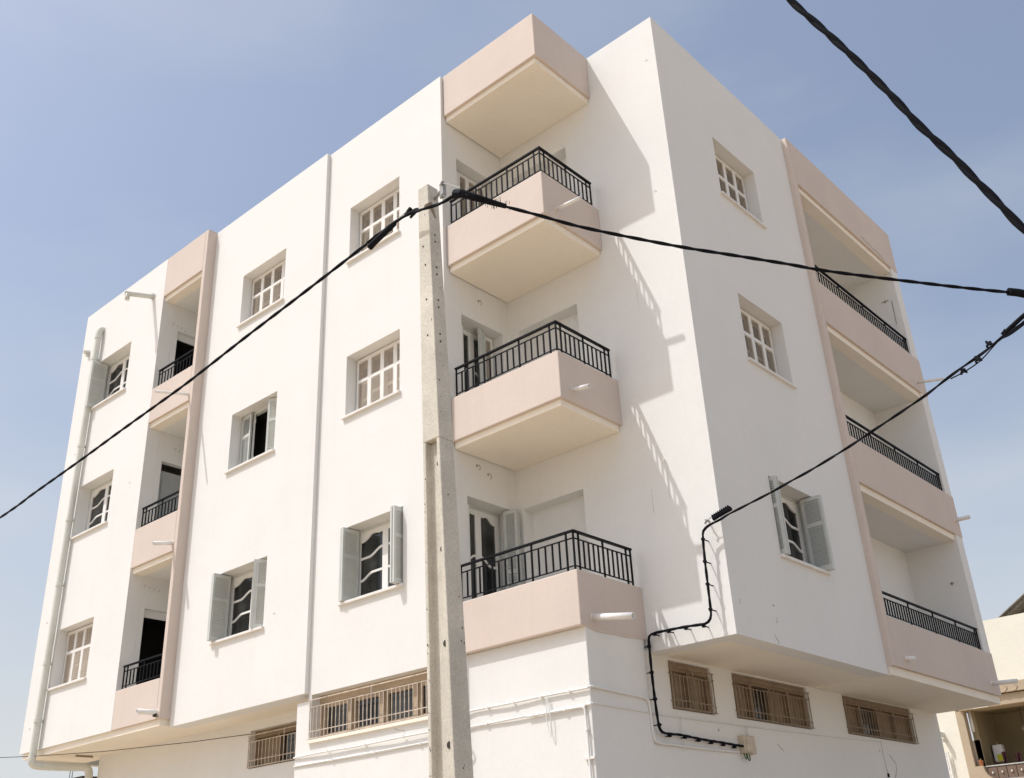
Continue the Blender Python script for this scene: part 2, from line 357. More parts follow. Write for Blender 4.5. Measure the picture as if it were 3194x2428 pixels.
m_ = LB(); prof = [(.115, 0), (.22, .012), (.34, .034), (.50, .045), (.66, .04), (.82, .028), (.98, .034), (1.14, .022), (1.28, .010), (1.40, .004)]
for (ya, da), (yb_, db) in zip(prof, prof[1:]):
    xa, xb_ = -1.40, -1.317
    m_.hexa([(xa, ya, -.76-da), (xb_, ya, -.76-da), (xb_, yb_, -.76-db), (xa, yb_, -.76-db), (xa, ya, -.74), (xb_, ya, -.74), (xb_, yb_, -.74), (xa, yb_, -.74)])
m_.build('balcony_lip', PINK, B)
# railings -----------------------------------------------------------------
BAR = {}
def bar_mesh(h):
    k = round(h, 3)
    if k not in BAR: BAR[k] = MB().box(-.0095, .0095, -.0095, .0095, 0, h).mesh('baluster', BLACK)
    return BAR[k]
def railing(runs, z0, h, foot=.055):
    """runs: list of ((x,y),(x,y),n_bars,[post indices])"""
    fr = LB(); bars = []
    for (a, b, n, posts) in runs:
        a = Vector((*a, 0)); b = Vector((*b, 0)); d = (b-a).normalized(); nn = Vector((-d.y, d.x, 0))
        def strip(za, zb, w, e=.0):
            p = a - d*e; q = b + d*e
            fr.hexa([(*(p-nn*w).xy, za), (*(q-nn*w).xy, za), (*(q+nn*w).xy, za), (*(p+nn*w).xy, za), (*(p-nn*w).xy, zb), (*(q-nn*w).xy, zb), (*(q+nn*w).xy, zb), (*(p+nn*w).xy, zb)])
        strip(z0+h-.026, z0+h, .021, .02); strip(z0+h-.115, z0+h-.10, .0075); strip(z0+foot, z0+foot+.014, .0075)
        for i in range(n+1):
            p = a + (b-a)*(i/n)
            if i in posts: fr.box(p.x-.0105, p.x+.0105, p.y-.0105, p.y+.0105, z0-.01, z0+h-.02)
            else: bars.append((p.x, p.y))
    o = fr.build('railing', BLACK, B)
    me = bar_mesh(h-.115-foot-.010)
    for x, y in bars: link('baluster', me, o, loc=Bv(x, y, z0+foot+.012))
for k, (h, xi, yi) in enumerate(((.53, .06, .05), (.50, .05, .05), (.50, .05, .05))):
    xb, yb, z1 = XBs[k]-xi, YBs[k]+yi, ZBt[k]
    railing([((X3+.08, yb), (xb, yb), 17, (0, 5, 11, 16, 17)), ((xb, yb), (xb, 1.375), 12, (1, 6, 11, 12))], z1, h)
for z in (.0, 3.05, 6.09):
    railing([((-11.66, Y1+.09), (-10.27, Y1+.09), 12, (0, 1, 6))], z, .45, .07)
for z, ya in ((-.02, 6.10), (3.045, 6.06), (6.095, 6.04)):
    railing([((XR-.06, ya), (XR-.06, 10.19), 40, (10, 20, 30, 39, 40))], z, .42, .05)

# ------------------------------------------------------------------ windows and shutters
LEAF = {}
LOUV = mat('tan_louver_paint', (0.60, 0.52, 0.43), 0.7, 0.12, 7, fine=0.12)  # browner slats, used on closed leaves only
def leaf_meshes(w, h, shut=False):
    k = (round(w, 3), round(h, 3), shut)
    if k in LEAF: return LEAF[k]
    f = MB(); t = .034; st = .042; mid = h*.62 if h < 1.5 else h*.56
    f.box(0, st, 0, t, 0, h).box(w-st, w, 0, t, 0, h)
    f.box(st, w-st, 0, t, 0, .075).box(st, w-st, 0, t, mid-.03, mid+.03).box(st, w-st, 0, t, h-.06, h)
    for zz in (.18, h-.2):                                   # hinge leaves
        f.box(-.004, .012, -.006, .0, zz, zz+.08)
    s = MB(); p = .033; sl = .93 if shut else 1.02
    for z0, z1 in ((.075, mid-.03), (mid+.03, h-.06)):
        n = max(2, int((z1-z0)/p)); q = (z1-z0)/n
        for i in range(n):
            z = z0 + q*(i-.08)
            s.hexa([(st-.004, .006, z), (w-st+.004, .006, z), (w-st+.004, .029, z+q*sl), (st-.004, .029, z+q*sl),
                    (st-.004, .006, z+.009), (w-st+.004, .006, z+.009), (w-st+.004, .029, z+q*sl+.008), (st-.004, .029, z+q*sl+.008)])
    LEAF[k] = (f.mesh('shutter_leaf', PAINTW if shut else PAINT), s.mesh('louvers', LOUV if shut else PAINT)); return LEAF[k]  # open leaves get the copy with shade in its colour
def leaf(win, w, h, x, y, ang, z=.012, shut=False):
    """hinge edge at (x,y); ang measured from the closed position (+x) outwards (towards -y)"""
    a, b = leaf_meshes(w, h, shut)
    link('shutter_leaf', a, win, loc=(x, y, z), rz=ang)
    link('louvers', b, win, loc=(x, y, z), rz=ang, kind='stuff')
def sash(mb, x0, w, h, y, flip, lo=.07):
    t = .04; st = .062
    mb.box(x0, x0+st, y, y+t, 0, h).box(x0+w-st, x0+w, y, y+t, 0, h).box(x0+st, x0+w-st, y, y+t, 0, lo)
    n = 12; iw = w-2*st
    def S(a, b, u): u = min(max((u-a)/(b-a), 0), 1); return u*u*(3-2*u)
    arch = lambda u: h-.165 + .09*S(.08, .62, u) - .012*math.sin(u*9)*(u > .3)
    b2 = lambda u: h*.615 + .105*S(.38, .95, u)
    b1 = lambda u: h*.30 + .095*S(.05, .55, u)
    for i in range(n):
        ua, ub = i/n, (i+1)/n
        fa, fb = (1-ub, 1-ua) if flip else (ua, ub)
        xa, xb2 = x0+st+iw*ua, x0+st+iw*ub
        ga, gb = (1-ua, 1-ub) if flip else (ua, ub)
        for fn, th in ((arch, None), (b2, .017), (b1, .017)):
            za, zb = fn(ga), fn(gb)
            if th is None: lo_a, lo_b, hi_a, hi_b = za, zb, h, h
            else: lo_a, lo_b, hi_a, hi_b = za-th, zb-th, za+th, zb+th
            yy0, yy1 = (y, y+t) if th is None else (y+.004, y+t-.004)
            mb.hexa([(xa, yy0, lo_a), (xb2, yy0, lo_b), (xb2, yy1, lo_b), (xa, yy1, lo_a), (xa, yy0, hi_a), (xb2, yy0, hi_b), (xb2, yy1, hi_b), (xa, yy1, hi_a)])
def window(op, plane, kind, rd=.25, facing='L', door=False, label=None):
    u0_, u1_, z0_, z1_ = op; w = u1_-u0_; h = z1_-z0_
    loc, rz = (Bv(u0_, plane, z0_), 0) if facing == 'L' else (Bv(plane, u0_, z0_), math.pi/2)
    fr = MB(); c = .045
    fr.box(.001, c, rd, rd+.07, 0, h-.001).box(w-c, w-.001, rd, rd+.07, 0, h-.001).box(c, w-c, rd, rd+.07, h-c, h-.001).box(c, w-c, rd, rd+.07, .002, .03)
    win = fr.build('balcony_door' if door else 'window', PAINT, B, label=label)
    win.location = loc; win.rotation_euler = (0, 0, rz)
    if not door:
        MB().box(-.045, w+.03, -.05, rd+.001, -.036, .006).build('window_sill', SILL, win, bevel=.004)
    if kind != 'ajar':
        sm = MB(); sw = (w-2*c)/2-.001
        sash(sm, c+.001, sw, h-c-.03, rd+.012, False, .2 if door else .07); sash(sm, c+sw+.002, sw, h-c-.03, rd+.012, True, .2 if door else .07)
        o = sm.build('casement', PAINTW, win); o.location = (0, 0, .03)
        MB().box(c, w-c, rd+.034, rd+.040, .04, h-c).build('pane', GLASS, win)
    if kind == 'ajar':
        MB().panel(lambda u, d, z: (u, rd+.35-d, z), .0, w, .0, h, .02).add([(0, rd+.072, 0), (0, rd+.35, 0), (0, rd+.35, h), (0, rd+.072, h), (w, rd+.072, 0), (w, rd+.35, 0), (w, rd+.35, h), (w, rd+.072, h)], [(0, 1, 2, 3), (4, 7, 6, 5), (0, 4, 5, 1), (3, 2, 6, 7)]).build('room_shade_box', DARK, win)  # near-black box painted in place of the room's shade
    lw = (w-.05)/4; lh = h-.03; hy = rd-.04
    def closed(ids):
        for i in ids: leaf(win, lw-.003, lh, .025+i*lw, hy, 0, shut=True)
    def stack_left(ang=-90, y=hy+.02, x=.03):
        a = math.radians(ang)
        leaf(win, lw-.003, lh, x, y, a); leaf(win, lw-.003, lh, x+.046, y-.005, a)
    def stack_right(ang=-90, y=hy+.02, x=.03):
        a = math.radians(ang)
        leaf(win, lw-.003, lh, w-x-.034, y, a); leaf(win, lw-.003, lh, w-x-.08, y-.008, a)
    if kind == 'closed': closed(range(4))
    elif kind == 'both_open': stack_left(-90, .24); stack_right(-88, .17)
    elif kind == 'left_open_right_angled':
        stack_left(-90, .20); a = math.radians(-128)
        leaf(win, lw-.003, lh, w-.055, .20, a); leaf(win, lw-.003, lh, w-.03, .235, a)
    elif kind == 'left_open': stack_left(-90, .18); closed([3])
    elif kind == 'left_inside': closed([3])
    elif kind == 'ajar':
        leaf(win, lw-.003, lh, .03, hy, math.radians(-6)); leaf(win, lw-.003, lh, .03+lw+.03, hy+.045, math.radians(150))
        leaf(win, lw-.003, lh, w-.035, hy+.02, math.radians(180+22)); leaf(win, lw-.003, lh, w-.06, hy+.03, math.radians(180+28))
    elif kind == 'right_both': stack_left(-90, .24); stack_right(-90, .18)
    elif kind == 'door_open':
        closed([0]); stack_right(-75, .10)
    elif kind == 'door_ajar':
        closed([0]); leaf(win, lw-.003, lh, w-.03-lw, hy-.02, math.radians(180+18)); closed([3])
    return win
for op, k in zip(W1, ('closed', 'left_inside', 'left_open')): window(op, Y1, k)
for op, k in zip(W2, ('left_open_right_angled', 'ajar', 'closed')): window(op, Y2, k)
for op, k in zip(W3, ('both_open', 'closed', 'closed')): window(op, 0, k)
for op, k in zip(WR, ('right_both', 'closed', 'closed')): window(op, 0, k, facing='R')
for k, kd in enumerate(('door_open', 'door_ajar', 'closed')):
    window((DY[k][0], DY[k][1], *DOORZ[k]), X3, kd, facing='R', door=True)

# ------------------------------------------------------------------ ground floor windows with iron grilles
def barred(op, Tf, ncase, bars, wood, iron, dark_cases=(), proud=.03, depth=.22, solid=False):
    u0_, u1_, z0_, z1_ = op; w = u1_-u0_; h = z1_-z0_
    fr = LB(); c = .05
    def bx(m, ua, ub, da, db, za, zb):
        p = [Tf(ua, da, za), Tf(ub, da, za), Tf(ub, db, za), Tf(ua, db, za), Tf(ua, da, zb), Tf(ub, da, zb), Tf(ub, db, zb), Tf(ua, db, zb)]; m.hexa(p)
    cw = w/ncase
    for a, b in ((u0_+.001, u0_+c), (u1_-c, u1_-.001)): bx(fr, a, b, depth-.06, depth+.02, z0_+.001, z1_-.001)
    bx(fr, u0_+c, u1_-c, depth-.06, depth+.02, z1_-.12, z1_-.001); bx(fr, u0_+c, u1_-c, depth-.06, depth+.02, z0_+.001, z0_+.05)
    for i in range(1, ncase): bx(fr, u0_+i*cw-.035, u0_+i*cw+.035, depth-.06, depth+.02, z0_+.05, z1_-.12)
    win = fr.build('barred_window', wood, B)
    for i in range(ncase):
        a, b = u0_+i*cw+.04, u0_+(i+1)*cw-.04
        pn = LB()
        bx(pn, a, b, depth+.022, depth+.03, z0_+.03, z1_-.1)
        if i in dark_cases: pn.build('pane', GLASS, win)
        elif solid:
            for j in range(6):
                q = a+(b-a)*j/6; bx(pn, q+.004, q+(b-a)/6-.004, depth+.005, depth+.0219, z0_+.03, z1_-.1)
            pn.build('shutter_board', wood, win)
        else:
            pn.build('pane', GLASS, win); cs = LB()
            for x0_, x1_ in ((a, a+.045), (b-.045, b)): bx(cs, x0_, x1_, depth-.02, depth+.021, z0_+.05, z1_-.12)
            bx(cs, a+.045, b-.045, depth-.02, depth+.021, z1_-.18, z1_-.12); bx(cs, a+.045, b-.045, depth-.02, depth+.021, z0_+.05, z0_+.1)
            cs.build('casement', wood, win)
    g = LB(); d = -proud
    for z in (z0_+.02, z1_-.085):
        g.tube([Tf(u0_-.03, d, z), Tf(u1_+.03, d, z)], .0085, 6)
    g.tube([Tf(u0_+.01, d, z1_-.19), Tf(u1_-.01, d, z1_-.19)], .007, 6); g.tube([Tf(u0_+.01, d, z0_+.12), Tf(u1_-.01, d, z0_+.12)], .007, 6)
    for u in (u0_+.01, u0_+w/2, u1_-.01): g.tube([Tf(u, d, z0_+.02), Tf(u, d, z1_-.085)], .009, 6)
    for u in (u0_-.02, u1_+.02):
        for z in (z0_+.10, z1_-.17): g.tube([Tf(u+(.03 if u < u0_ else -.03), d, z), Tf(u, d, z), Tf(u, .02, z)], .007, 6)
    gr = g.build('window_grille', iron, B)
    me = None
    for i in range(1, bars):
        u = u0_+.01+(w-.02)*i/bars
        if abs(u-(u0_+w/2)) < .02: continue
        if me is None:
            me = MB().tube([(0, 0, 0), (0, 0, h-.205)], .0075, 6).mesh('grille_bar', iron)
        p = Tf(u, d, z0_+.02); link('grille_bar', me, gr, loc=Bv(*p))
    return win
barred(G3, FL(0), 4, 32, WOODL, GRILLE)
LB().box(G3[0]-.02, G3[1]+.02, -.045, .17, G3[2]-.04, G3[2]+.004).build('window_sill', CREAM, B)
barred((-9.0, -7.05, -1.57, -.965), FL(.78), 3, 20, WOOD, GRILLE, (1,), depth=.16, solid=True)
barred(GR[0], FS, 2, 11, WOOD, GRILLEB, (), solid=True, depth=.10)
barred(GR[1], FS, 4, 22, WOOD, GRILLEB, (1,), solid=True, depth=.10)
barred(GR[2], FS, 4, 26, WOOD, GRILLEB, (1,), solid=True, depth=.10)

# ------------------------------------------------------------------ spouts and pipes fixed to the building
def spout(a, b, r=.032, m=PVC, **k):
    o = LB().pipe(a, b, r, r*.78).build('drain_spout', m, B, smooth=True, **k)
    d = (Vector(b)-Vector(a)).normalized()
    LB().tube([Vector(a)+d*.03, Vector(a)+d*.062], r*1.25, 9, r1=r*1.05).build('mortar_collar', CREAM, o)
spout((-10.264, Y1+.05, 5.46), (-10.264, -.985, 5.275), .026)
spout((-10.289, Y1+.05, 2.44), (-10.289, -.665, 2.34), .036)
spout((-10.213, Y1+.05, -.585), (-10.213, -.66, -.60), .045, label='drain spout with a dirty broken collar')
LB().tube([(-10.205, Y1-.04, -.585), (-10.205, Y1-.05, -.66)], .035, 8).build('spout_collar', HOLE, B)
m_ = LB(); m_.pipe((-12.161, Y1+.05, 8.53), (-12.161, -.92, 8.34), .055, .045); m_.tube([(-12.161, -.87, 8.36), (-12.161, -.875, 8.2)], .05, 10)
m_.tube([(-12.161, Y1-.0, 8.52), (-12.161, Y1-.03, 8.51)], .08, 10)
m_.build('drain_spout', PIPE, B, smooth=True, label='thick grey roof spout with a bent tip')
spout((XBs[2]-.05, .368, 5.575), (-.93, .368, 5.53), .029)
spout((XBs[1]-.05, .362, 2.522), (-1.065, .362, 2.468), .034)
spout((XBs[0]-.05, .359, -.625), (-.715, .359, -.737), .042)
spout((XR-.05, 10.078, 5.43), (.61, 10.078, 5.31), .03); spout((XR-.05, 10.346, 2.52), (.375, 10.346, 2.51), .04)
spout((XR-.05, 10.162, -.602), (.535, 10.162, -.63), .038); spout((XR-.05, 6.428, -.62), (.245, 6.428, -.648), .035)
dp = LB()
dp.tube(smooth_path([(-14.33, Y1+.02, 8.58), (-14.33, Y1-.07, 8.56), (-14.33, Y1-.10, 8.45), (-14.33, Y1-.10, 8.3)], 4), .075, 12)
dp.tube([(-14.33, Y1-.10, 8.3), (-14.40, Y1-.10, 3.0), (-14.435, Y1-.10, -.80)], .068, 12, False)
dp.tube(smooth_path([(-14.435, Y1-.10, -.80), (-14.43, Y1-.09, -.93), (-14.40, Y1+.05, -.99), (-14.22, .35, -1.0), (-14.16, .52, -1.0), (-14.12, .62, -1.06), (-14.11, .64, -1.25)], 4), .075, 12, False)
dp.tube([(-14.11, .64, -1.25), (-14.11, .64, GZ)], .075, 12)
d_ = dp.build('downpipe', PIPE, B, smooth=True)
for z in (7.75, 5.6, 3.9, 2.5, .9, -.2):
    x = -14.33 - (8.3-z)*.0115
    LB().tube([(x, Y1-.10, z), (x, Y1-.10, z+.07)], .079, 12).box(x-.012, x+.012, Y1-.06, Y1+.01, z+.01, z+.05).build('pipe_collar', PIPE, d_)
LB().box(-13.99, -13.96, .25, .6, -.84, -.81).build('pipe_bracket', GRILLEB, d_)
LB().tube([(-14.9, Y1-.11, 8.18), (-14.9, Y1-.02, 8.22), (-14.9, Y1+.02, 8.22)], .05, 10).box(-14.93, -14.87, Y1-.06, Y1+.01, 8.1, 8.16).build('wall_lamp', PIPE, B, smooth=True)

def conduit(pts, r, m=PVC, clips=0.0, name='conduit'):
    P = smooth_path(pts, 5) if len(pts) > 2 else [Vector(p) for p in pts]
    o = LB().tube(P, r, 8).build(name, m, B, smooth=True)
    if clips:
        me = MB().box(-.02, .02, -.02, .02, -.012, .012).mesh('pipe_clip', m)
        for q in resample(P, clips)[1:-1]: link('pipe_clip', me, o, loc=Bv(q.x, q.y, q.z))
    return o
conduit([(-6.72, -.02, -1.70), (-6.0, -.035, -1.695), (-5.2, -.03, -1.705), (-4.4, -.045, -1.70), (-3.45, -.02, -1.70), (-3.40, .08, -1.70), (-3.38, .175, -1.695), (-2.4, .172, -1.69), (-1.45, .18, -1.69), (-1.31, .18, -1.69)], .013, WHITE, .8)
conduit([(-6.72, -.012, -1.82), (-5.2, -.02, -1.825), (-3.5, -.015, -1.82)], .013, WHITE, .9)
conduit([(-3.42, .15, -1.50), (-3.2, .172, -1.495), (-2.6, .165, -1.50), (-2.0, .172, -1.495), (-1.45, .172, -1.50), (-1.33, .172, -1.50)], .014, WHITE, .45)
conduit([(-1.312, .17, -1.50), (-1.305, .25, -1.485), (-1.308, .8, -1.50), (-1.308, 1.25, -1.515), (-1.308, 1.36, -1.56), (-1.312, 1.39, -1.70), (-1.312, 1.40, -1.93), (-1.312, 1.47, -2.03), (-1.31, 1.8, -2.04), (-1.30, 2.6, -2.045), (-1.29, 3.38, -2.035)], .016, WHITE, .4)
conduit([(-1.312, .2, -1.675), (-1.314, .8, -1.68), (-1.318, 1.4, -1.685)], .008, WHITE)
conduit([(-1.333, 1.45, -1.69), (-1.30, 3.0, -1.675), (-1.26, 5.4, -1.65), (-1.215, 7.95, -1.60)], .008, WHITE)
conduit([(-1.305, 2.05, -1.685), (-1.305, 2.06, -2.1)], .006, WHITE); conduit([(-1.28, 3.66, -1.67), (-1.28, 3.67, -1.82)], .006, WHITE)
conduit([(-1.215, 7.95, -1.60), (-1.21, 7.98, -2.1)], .007, WHITE)
LB().box(-1.22, -1.195, 7.965, 7.995, -2.16, -2.1).build('wire_end', CABLE, B)
conduit([(-2.3, .165, -1.70), (-1.50, .17, -1.705), (-1.44, .17, -1.72), (-1.40, .17, -1.78), (-1.385, .17, -2.5), (-1.38, .17, GZ+.3)], .014, WHITE, .6)
LB().box(-1.46, -1.31, .165, .20, -2.30, -2.27).build('pipe_bracket', WHITE, B)
LB().tube(smooth_path([(-1.98, .16, -1.515), (-1.965, .155, -1.6), (-1.985, .155, -1.75), (-1.96, .155, -1.92), (-1.93, .155, -1.98), (-1.925, .155, -1.8), (-1.945, .155, -1.6), (-1.955, .16, -1.52)], 4), .006, 5).build('loose_wire', WHITE, B)
# meter box on the shaded ground floor wall with its green leads
bxm = mat('old_box_cream', (0.56, 0.49, 0.40), 0.7, 0.14, 9, fine=.1)
m_ = LB(); m_.box(-1.31, -1.21, 3.43, 3.74, -2.05, -1.81); m_.box(-1.22, -1.185, 3.46, 3.58, -2.04, -1.83)
m_.build('meter_box', bxm, B, bevel=.012)
GREEN = mat('green_wire', (0.03, 0.10, 0.03), 0.5, 0.2, 9)
m_ = LB()
for y, dd in ((3.44, .085), (3.52, .10)):
    m_.tube(smooth_path([(-1.25, y, -2.04), (-1.235, y+.01, -2.04-dd), (-1.24, y+.055, -2.04-dd*.8), (-1.25, y+.06, -2.045)], 4), .0075, 6)
m_.build('loose_wire', GREEN, B)

# hairline cracks, chips and scuffs in the plaster
CRK = mat('crack_dirt', (0.36, 0.315, 0.275), 0.95, 0.2, 12)
def crack(pts, r=.004, m=CRK): LB().tube(smooth_path(pts, 3), r, 4).build('plaster_crack', m, B)
crack([(XR, 8.80, 8.40), (XR, 9.03, 8.375), (XR, 9.15, 8.385), (XR, 9.30, 8.35), (XR, 9.52, 8.365), (XR, 9.66, 8.34), (XR, 9.78, 8.345), (XR, 9.87, 8.31)], .008)
crack([(0, 1.686, -.456), (0, 1.672, -.49), (0, 1.667, -.527)]); crack([(0, 2.52, -.40), (0, 2.56, -.41)], .008)
crack([(0, 2.60, -.55), (0, 2.57, -.59), (0, 2.59, -.62), (0, 2.545, -.63)]); crack([(0, 2.455, -.80), (0, 2.49, -.85), (0, 2.53, -.87), (0, 2.535, -.91)], .005)
crack([(-1.212, 7.82, -1.745), (-1.212, 7.84, -1.75)], .008); crack([(-1.211, 8.19, -1.796), (-1.211, 8.30, -1.87), (-1.211, 8.386, -1.957), (-1.211, 8.33, -2.06), (-1.211, 8.256, -2.158)], .004)
crack([(-1.282, 4.495, -1.858), (-1.282, 4.56, -1.90), (-1.282, 4.646, -1.944)], .003); crack([(-1.302, 2.95, -1.76), (-1.302, 2.96, -1.79)], .006)
crack([(-4.55, 0, -1.56), (-4.45, 0, -1.60), (-4.36, 0, -1.61), (-4.33, 0, -1.66)], .003)
for x, y0_, z in ((-14.93, Y1, 1.85), (-14.98, Y1, -.25), (-14.85, Y1, 5.6), (-12.2, Y1, 4.15), (-7.35, Y2, .55), (-.2, YB, 8.45), (-.35, YB, 5.9)):
    crack([(x, y0_, z), (x+.03, y0_, z+.02), (x+.05, y0_, z-.015)], .005)
for x, z in ((-1.0, 1.25), (-.87, 4.4), (-.72, 1.4)):
    LB().add([(x, YB-.001, z), (x+.012, YB-.001, z-.02), (x+.006, YB-.001, z-.42), (x-.004, YB-.001, z-.30)], [(0, 1, 2, 3)]).build('rust_stain', mat('stain', (0.62, 0.585, 0.53), .9, .1, 9), B)

# small leftovers on the balcony walls: wire ends, hooks
m_ = LB()
for y, z in ((.62, 2.10), (.86, 2.02), (.78, 5.02)):
    m_ = LB(); m_.tube(smooth_path([(X3-.01, y, z), (X3+.03, y+.01, z+.01), (X3+.035, y+.04, z-.03), (X3+.02, y+.035, z-.07)], 4), .0045, 5)
    m_.box(X3-.002, X3+.004, y-.012, y+.012, z-.015, z+.02)
    m_.build('lamp_wire', GRILLEB, B)
m_ = LB()
for x, z in ((-.87, 4.56), (-.72, 1.58)):
    LB().tube([(x, YB+.01, z), (x, YB-.05, z+.01), (x, YB-.05, z-.03)], .008, 5).build('wall_hook', CREAM, B)
for y, z in ((.0, 7.74), (.03, 1.98), (.35, 4.9)):
    m_ = LB()
    for j in range(4): m_.tube([(X_PK-.005, y+j*.10, z-.02*j), (X_PK+.045, y+j*.10+.02, z+.035-.02*j)], .004, 5)
    m_.build('lamp_wire', GRILLEB, B)

# ------------------------------------------------------------------ service cable running along the wall to the meter box
sv = thing('service_cable', 'thick black supply cable clipped along the corner wall down to the meter box', 'cable', (-.2, 1.35, GZ))
svl = lambda p: (p[0]+.2, p[1]-1.35, p[2]-GZ)
SVP = [(-.03, 1.345, .47), (-.111, 1.35, .455), (-.19, 1.35, .41), (-.213, 1.35, .325), (-.228, 1.35, .037), (-.232, 1.35, -.249), (-.237, 1.35, -.574), (-.246, 1.35, -.68), (-.285, 1.35, -.737), (-.36, 1.35, -.757), (-.632, 1.36, -.737), (-.899, 1.37, -.727), (-1.13, 1.38, -.723),
       (-1.225, 1.40, -.745), (-1.25, 1.42, -.84), (-1.26, 1.43, -1.167), (-1.262, 1.44, -1.488), (-1.266, 1.47, -1.8), (-1.27, 1.52, -1.90), (-1.275, 1.66, -1.92), (-1.275, 1.98, -1.915), (-1.27, 2.3, -1.93), (-1.265, 2.6, -1.94), (-1.26, 2.9, -1.945), (-1.25, 3.2, -1.955), (-1.24, 3.45, -1.96)]
P = resample(smooth_path(SVP, 6), .05)
m_ = MB(); twisted(m_, [svl(p) for p in SVP], .005, .0145, 2, .4)
m_.build('cable', CABLE, sv, smooth=True)
cl = MB().box(-.017, .017, -.024, .022, -.016, .016).box(-.006, .006, .02, .13, -.006, .006).mesh('cable_clip', CABLE)
for z, x in ((.30, -.214), (.01, -.229), (-.28, -.233), (-.60, -.239)): link('cable_clip', cl, sv, loc=svl((x, 1.35, z)))
for x, z in ((-.38, -.775), (-.64, -.755), (-.90, -.745), (-1.12, -.74)): link('cable_clip', cl, sv, loc=svl((x, 1.375, z)))
for y, z in ((1.425, -.86), (1.43, -1.19), (1.445, -1.52), (1.48, -1.83)):
    link('cable_clip', cl, sv, loc=svl((-1.262, y, z)), rz=math.pi/2)
for y, z in ((1.70, -1.945), (2.05, -1.94), (2.37, -1.955), (2.67, -1.965), (2.97, -1.97), (3.25, -1.98)):
    link('cable_clip', cl, sv, loc=svl((-1.272, y, z)), rz=math.pi/2)
m_ = MB(); m_.tube([svl(p) for p in ((-.17, 1.48, .56), (-.17, 1.40, .56), (-.14, 1.37, .53), (-.17, 1.37, .50))], .014, 6)
m_.tube([svl(p) for p in ((-.15, 1.375, .53), (-.04, 1.35, .56), (.02, 1.34, .53))], .005, 5); m_.build('wall_hook', STEEL, sv)

# ------------------------------------------------------------------ concrete pole
pole = thing('utility_pole', 'tapered grey concrete utility pole in front of the corner balconies', 'utility pole', (-.08, -3.4, GZ))
pl = lambda x, y, z: (x+.08, y+3.4, z-GZ)
ZT, ZS = 3.285, .247
def sec(z):                      # outer section at height z: x0,x1,y0,y1
    t = (z-ZT)/(-2.8-ZT)
    return (-.327+.09*t, -.174+.245*t, -3.5, -3.342+.065*t)
m_ = MB()
def ring(z): x0, x1, y0, y1 = sec(z); return [pl(x0, y0, z), pl(x1, y0, z), pl(x1, y1, z), pl(x0, y1, z)]
m_.hexa(ring(ZS)+ring(ZT))
def ibeam(z, d):
    x0, x1, y0, y1 = sec(z); f = .042; return [pl(x0, y0, z), pl(x0+f, y0, z), pl(x0+f, y0+d, z), pl(x1-f, y0+d, z), pl(x1-f, y0, z), pl(x1, y0, z), pl(x1, y1, z), pl(x1-f, y1, z), pl(x1-f, y1-d, z), pl(x0+f, y1-d, z), pl(x0+f, y1, z), pl(x0, y1, z)]
lo_, hi_ = ibeam(GZ, .085), ibeam(ZS-.0005, .073)
n = 12
m_.add(lo_+hi_, [tuple((i, (i+1) % n, n+(i+1) % n, n+i)) for i in range(n)] + [tuple(range(n, 2*n)), tuple(range(n))[::-1]])
m_.build('pole_shaft', CONC, pole, bevel=.010)
hole = MB().tube([(0, -.004, 0), (0, .006, 0)], .017, 10).mesh('bolt_hole', HOLE)  # dark discs with the holes' shade in their colour
for x, z in ((-.218, 2.256), (-.206, 1.83), (-.193, 1.403), (-.25, 2.5)): link('bolt_hole', hole, pole, loc=pl(x, -3.5, z)).scale = (.6, 1, .6)
big = MB().tube([(0, -.004, 0), (0, .006, 0)], .030, 10).mesh('bolt_hole', HOLE)
for x, z in ((-.135, .02), (-.105, -.83), (-.085, -1.69), (-.06, -2.54)):
    s_ = sec(z); link('bolt_hole', big, pole, loc=pl(x, -3.5+.0755, z))
for z in (2.628, 2.543, 2.218, 2.128, 1.812, 1.727, 1.41, 1.323):
    s_ = sec(z); o = link('bolt_hole', hole, pole, loc=pl(s_[1], (s_[2]+s_[3])/2-.01, z), rz=math.pi/2); o.scale = (.65, 1, .65)
random.seed(11)
pit = MB().tube([(0, -.003, 0), (0, .004, 0)], .007, 7).mesh('surface_pit', HOLE)  # dark spot painted in place of a pit's shade
for i in range(34):
    z = random.uniform(-2.8, 3.1); s_ = sec(z); side = i % 2
    if side: o = link('surface_pit', pit, pole, loc=pl(s_[1], random.uniform(s_[2]+.02, s_[3]-.02), z), rz=math.pi/2)
    else: o = link('surface_pit', pit, pole, loc=pl(s_[0]+random.choice((.02, .03)) if z < ZS else random.uniform(s_[0]+.02, s_[1]-.02), s_[2], z))
    o.scale = (random.uniform(.4, 1.1), 1, random.uniform(.5, 1.6))
# clamps at the top
m_ = MB(); m_.tube([pl(-.17, -3.40, 3.12), pl(-.05, -3.43, 3.14), pl(.02, -3.46, 3.10)], .018, 6); m_.tube([pl(.02, -3.46, 3.17), pl(.02, -3.46, 3.03)], .035, 8); m_.tube([pl(.0, -3.47, 3.17), pl(.06, -3.5, 3.17)], .02, 6); m_.tube([pl(.0, -3.47, 3.02), pl(.06, -3.5, 3.0)], .02, 6)
m_.build('anchor_clamp', STEEL, pole)
m_ = MB(); m_.tube([pl(-.19, -3.48, 3.02), pl(-.17, -3.40, 2.86)], .05, 8, r1=.02); m_.build('cable_bracket', GRILLEB, pole)
m_ = MB(); m_.tube([pl(-.32, -3.44, 3.06), pl(-.37, -3.50, 3.04), pl(-.42, -3.54, 3.0)], .016, 6); m_.tube([pl(-.41, -3.53, 3.06), pl(-.45, -3.56, 2.98)], .026, 8); m_.tube([pl(-.36, -3.5, 3.0), pl(-.43, -3.52, 2.95)], .016, 6)
m_.build('anchor_clamp', CABLE, pole)

